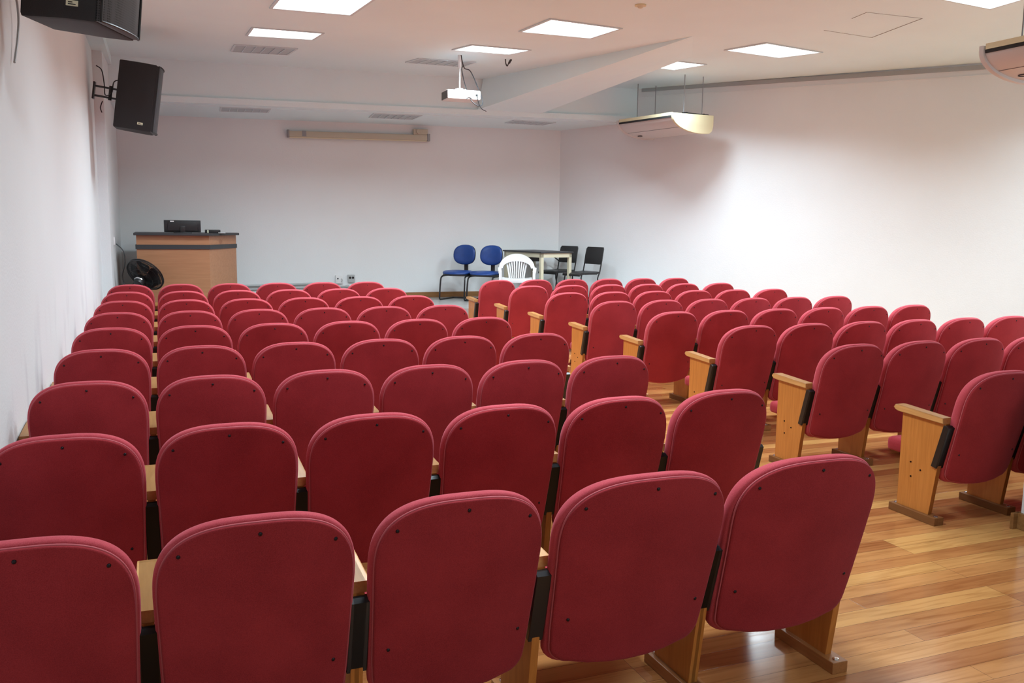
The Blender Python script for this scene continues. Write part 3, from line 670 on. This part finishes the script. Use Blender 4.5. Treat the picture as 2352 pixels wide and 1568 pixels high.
# ---------------------------------------------------------------- blue visitor chairs
def blue_chair(loc, rz, label):
    """faces +y; sled frame"""
    r = empty('visitor_chair', loc, rz, label, 'chair', 'blue visitor chairs')
    def pad(cx, cy, w_, d_, nn, n=36):
        return [(cx + w_ * math.copysign(abs(math.cos(a)) ** (2 / nn), math.cos(a)), cy + d_ * math.copysign(abs(math.sin(a)) ** (2 / nn), math.sin(a))) for a in [2 * math.pi * k / n for k in range(n)]]
    R5 = [(.3, 1), (.6, .97), (.85, .8), (.96, .45), (1, 0), (.97, -.6), (.9, -.9), (.6, -1), (.3, -1)]
    bm = NB(); rings_pad(bm, pad(0, .02, .225, .22, 2.7), R5, lambda x, y, t: Vector((x, y, .43 + t * .028 - .02 * max(0, (y - .1)) / .14)))
    build('seat', bm, M['blue'], r, 'all', 'blue vinyl seat')
    bm = NB(); rings_pad(bm, pad(0, .02, .222, .217, 2.7), [(.5, 1), (1, 1), (1, -1), (.5, -1)], lambda x, y, t: Vector((x, y, .392 + t * .012))); build('seat_pan', bm, M['black'], r, True)
    bm = NB(); rings_pad(bm, pad(0, .69, .185, .155, 2.5), R5, lambda x, z, t: Vector((x, -.235 + .04 * (x / .18) ** 2 + t * .026 - (z - .69) * .12, z)))
    build('backrest', bm, M['blue'], r, 'all', 'rounded blue vinyl backrest')
    bm = NB(); rings_pad(bm, pad(0, .69, .18, .15, 2.5), [(.5, 1), (1, 1), (1, -1), (.5, -1)], lambda x, z, t: Vector((x, -.268 + .04 * (x / .18) ** 2 + t * .008 - (z - .69) * .12, z))); build('back_pan', bm, M['black'], r, True)
    bm = NB(); prism(bm, [(-.10, .385), (-.24, .385), (-.285, .42), (-.285, .62), (-.262, .62), (-.258, .43), (-.23, .402), (-.10, .402)], 'x', -.03, .03, .002); build('back_support', bm, M['black'], r)
    bm = NB()
    for s in (-1, 1):
        tube(bm, smoothpath([(s * .17, -.16, .375), (s * .19, .10, .375), (s * .20, .19, .355), (s * .205, .215, .28), (s * .21, .235, .06), (s * .21, .225, .02), (s * .21, .17, .013), (s * .21, -.15, .013), (s * .19, -.22, .013), (s * .10, -.245, .013), (0, -.245, .013)], 4), .0125, 8)
    cyl(bm, (-.18, -.05, .372), (.18, -.05, .372), .012, 8)
    build('sled_frame', bm, M['blackm'], r, True)
    return r
blue_chair((4.62, 11.82, ST), math.radians(136), 'left one of the two blue padded chairs with black sled frames')
blue_chair((4.96, 11.53, ST), math.radians(136), 'right one of the two blue padded chairs, behind the white plastic armchair')

# ---------------------------------------------------------------- white plastic armchair (faces -y, towards the camera)
r = empty('plastic_armchair', (5.27, 11.02, ST), math.radians(-21), 'white plastic garden armchair with slatted fan back', 'chair')
def sheet(bm, rows, th, nrm):
    """solid curved strip from rows of points"""
    A = [[bm.verts.new(Vector(p)) for p in row] for row in rows]; B = [[bm.verts.new(Vector(p) + Vector(nrm) * th) for p in row] for row in rows]
    m_, n_ = len(rows), len(rows[0])
    for i in range(m_ - 1):
        for k in range(n_ - 1):
            bm.faces.new((A[i][k], A[i][k + 1], A[i + 1][k + 1], A[i + 1][k])); bm.faces.new((B[i][k], B[i + 1][k], B[i + 1][k + 1], B[i][k + 1]))
    for i in range(m_ - 1):
        bm.faces.new((A[i][0], A[i + 1][0], B[i + 1][0], B[i][0])); bm.faces.new((A[i][-1], B[i][-1], B[i + 1][-1], A[i + 1][-1]))
    for k in range(n_ - 1):
        bm.faces.new((A[0][k], B[0][k], B[0][k + 1], A[0][k + 1])); bm.faces.new((A[-1][k], A[-1][k + 1], B[-1][k + 1], B[-1][k]))
def ypb(z): return .20 + (z - .40) * .22     # back plane
bm = NB()   # seat
sheet(bm, [[(x, y, .405 - .02 * (1 - (x / .24) ** 2) + (.0 if y > -.2 else -.012)) for x in [-.235 + .47 * k / 8 for k in range(9)]] for y in (-.25, -.22, -.1, 0, .1, .21)], .02, (0, 0, -1)); box(bm, (-.235, -.262, .34), (.235, -.245, .405), .005)
build('seat', bm, M['white'], r, True)
bm = NB(); rows = []     # arched top of the back
for k in range(25):
    a = math.pi * k / 24; c, s_ = math.cos(a), math.sin(a)
    zo = .55 + .225 * s_; zi = .55 + .105 * max(0, s_) ** .9
    xo = -.285 * c; xi = -.225 * c
    if s_ < .25: zi = .55 + .105 * s_
    rows.append([(xo, ypb(zo) - .10 * c * c * 1.0, zo), ((xo + xi) / 2, ypb((zo + zi) / 2) - .10 * c * c, (zo + zi) / 2), (xi, ypb(zi) - .10 * c * c, zi)])
sheet(bm, rows, .018, (0, 1, 0)); build('top_rail', bm, M['white'], r, True)
for k in range(9):
    u = (k - 4) / 4; bm = NB(); rows = []
    for z in (.39, .45, .52, .58, .64, .69):
        t = (z - .39) / .30; xc = u * (.115 + .035 * t + .03 * t * t); hw2 = (.0085 if abs(u) < 1 else .012) + .003 * t
        rows.append([(xc - hw2, ypb(z), z), (xc, ypb(z) - .003, z), (xc + hw2, ypb(z), z)])
    sheet(bm, rows, .012, (0, 1, 0)); build('slat', bm, M['white'], r, True)
for s in (-1, 1):
    bm = NB(); rows = []
    for (x, y, z, wd) in ((.275, .12, .56, .03), (.285, .02, .565, .035), (.285, -.12, .57, .037), (.283, -.20, .568, .036), (.28, -.235, .55, .034), (.278, -.25, .50, .030)):
        rows.append([(s * (x - wd), y, z), (s * x, y, z + .006), (s * (x + wd * .5), y, z)])
    sheet(bm, rows, .016, (0, 0.3, -1)); build('armrest', bm, M['white'], r, True)
    bm = NB(); prism(bm, [(-.262, .52), (-.232, .53), (-.225, .40), (-.24, .0), (-.275, .0), (-.268, .30)], 'x', s * .262 - .022, s * .262 + .022, .004); build('front_leg', bm, M['white'], r)
    bm = NB(); prism(bm, [(.19, .40), (.235, .40), (.275, .0), (.245, .0)], 'x', s * .225 - .02, s * .225 + .02, .004); build('rear_leg', bm, M['white'], r)

def scale_tree(o, k):
    for c in o.children: c.scale = (k, k, k)
scale_tree(r, 0.94)
# ---------------------------------------------------------------- table
TB = Vector((5.74, 11.20)); e1 = Vector((.58, .145)).normalized(); e2 = Vector((-.145, .58)).normalized()
TW, TL, TZ = .60, .98, .76
r = empty('desk', (TB.x, TB.y, ST), math.atan2(e1.y, e1.x), 'cream framed desk with dark top standing by the slanting wall', 'desk')
bm = NB(); box(bm, (-.02, -.02, TZ - .022), (TW + .02, TL + .02, TZ), .003); build('desk_top', bm, M['dark'], r, label='dark grey top')
bm = NB()
for lo_, hi_ in (((0, 0, TZ - .09), (TW, .03, TZ - .022)), ((0, TL - .03, TZ - .09), (TW, TL, TZ - .022)), ((0, 0, TZ - .09), (.03, TL, TZ - .022)), ((TW - .03, 0, TZ - .09), (TW, TL, TZ - .022))): box(bm, lo_, hi_)
build('apron', bm, M['ivory'], r)
for a in (0, TW - .05):
    for b2 in (0, TL - .05):
        bm = NB(); box(bm, (a, b2, 0), (a + .05, b2 + .05, TZ - .0225), .003); build('leg', bm, M['ivory'], r)
bm = NB(); box(bm, (.06, .5, TZ - .17), (.40, .85, TZ - .10), .006); build('drawer_tray', bm, M['dark'], r, label='dark shelf under the top')

# ---------------------------------------------------------------- black chairs
def black_chair(loc, rz, label, tablet):
    r = empty('stacking_chair', loc, rz, label, 'chair', 'black stacking chairs by the desk')
    bm = NB(); sheet(bm, [[(x, y, .44 + zf_) for x in (-.21, -.15, 0, .15, .21)] for y, zf_ in ((.22, -.03), (.19, -.008), (.05, 0), (-.1, 0), (-.2, .01))], .028, (0, 0, -1)); build('seat', bm, M['black'], r, True)
    bm = NB(); sheet(bm, [[(x * w_, -.235 - (z - .5) * .20 + .35 * (x * w_) ** 2 * 1.2, z) for x in (-.2, -.1, 0, .1, .2)] for z, w_ in ((.56, .85), (.59, 1), (.70, 1.02), (.80, 1.0), (.83, .9))], .022, (0, 1, 0)); build('backrest', bm, M['black'], r, True)
    for s in (-1, 1):
        bm = NB(); tube(bm, smoothpath([(s * .205, .23, 0), (s * .20, .17, .40), (s * .20, .10, .415), (s * .20, -.14, .415)], 4), .0105, 8); build('leg', bm, M['blackm'], r, True)
        bm = NB(); tube(bm, smoothpath([(s * .205, -.27, 0), (s * .20, -.16, .30), (s * .20, -.20, .45), (s * .20, -.235, .62), (s * .19, -.26, .72)], 4), .0105, 8); build('leg', bm, M['blackm'], r, True)
    if tablet:
        bm = NB(); tube(bm, smoothpath([(.20, -.22, .58), (.23, -.12, .645), (.235, .10, .66)], 4), .010, 8); build('arm_support', bm, M['blackm'], r, True)
        bm = NB(); box(bm, (.13, -.10, .66), (.28, .24, .676), .006); build('writing_tablet', bm, M['black'], r, True)
    return r
black_chair((6.34, 11.93, ST), math.radians(108), 'black chair with a small writing arm, partly behind the desk leg', True)
black_chair((6.50, 11.34, ST), math.radians(104), 'black chair right of the desk, nearest the slanting wall', False)
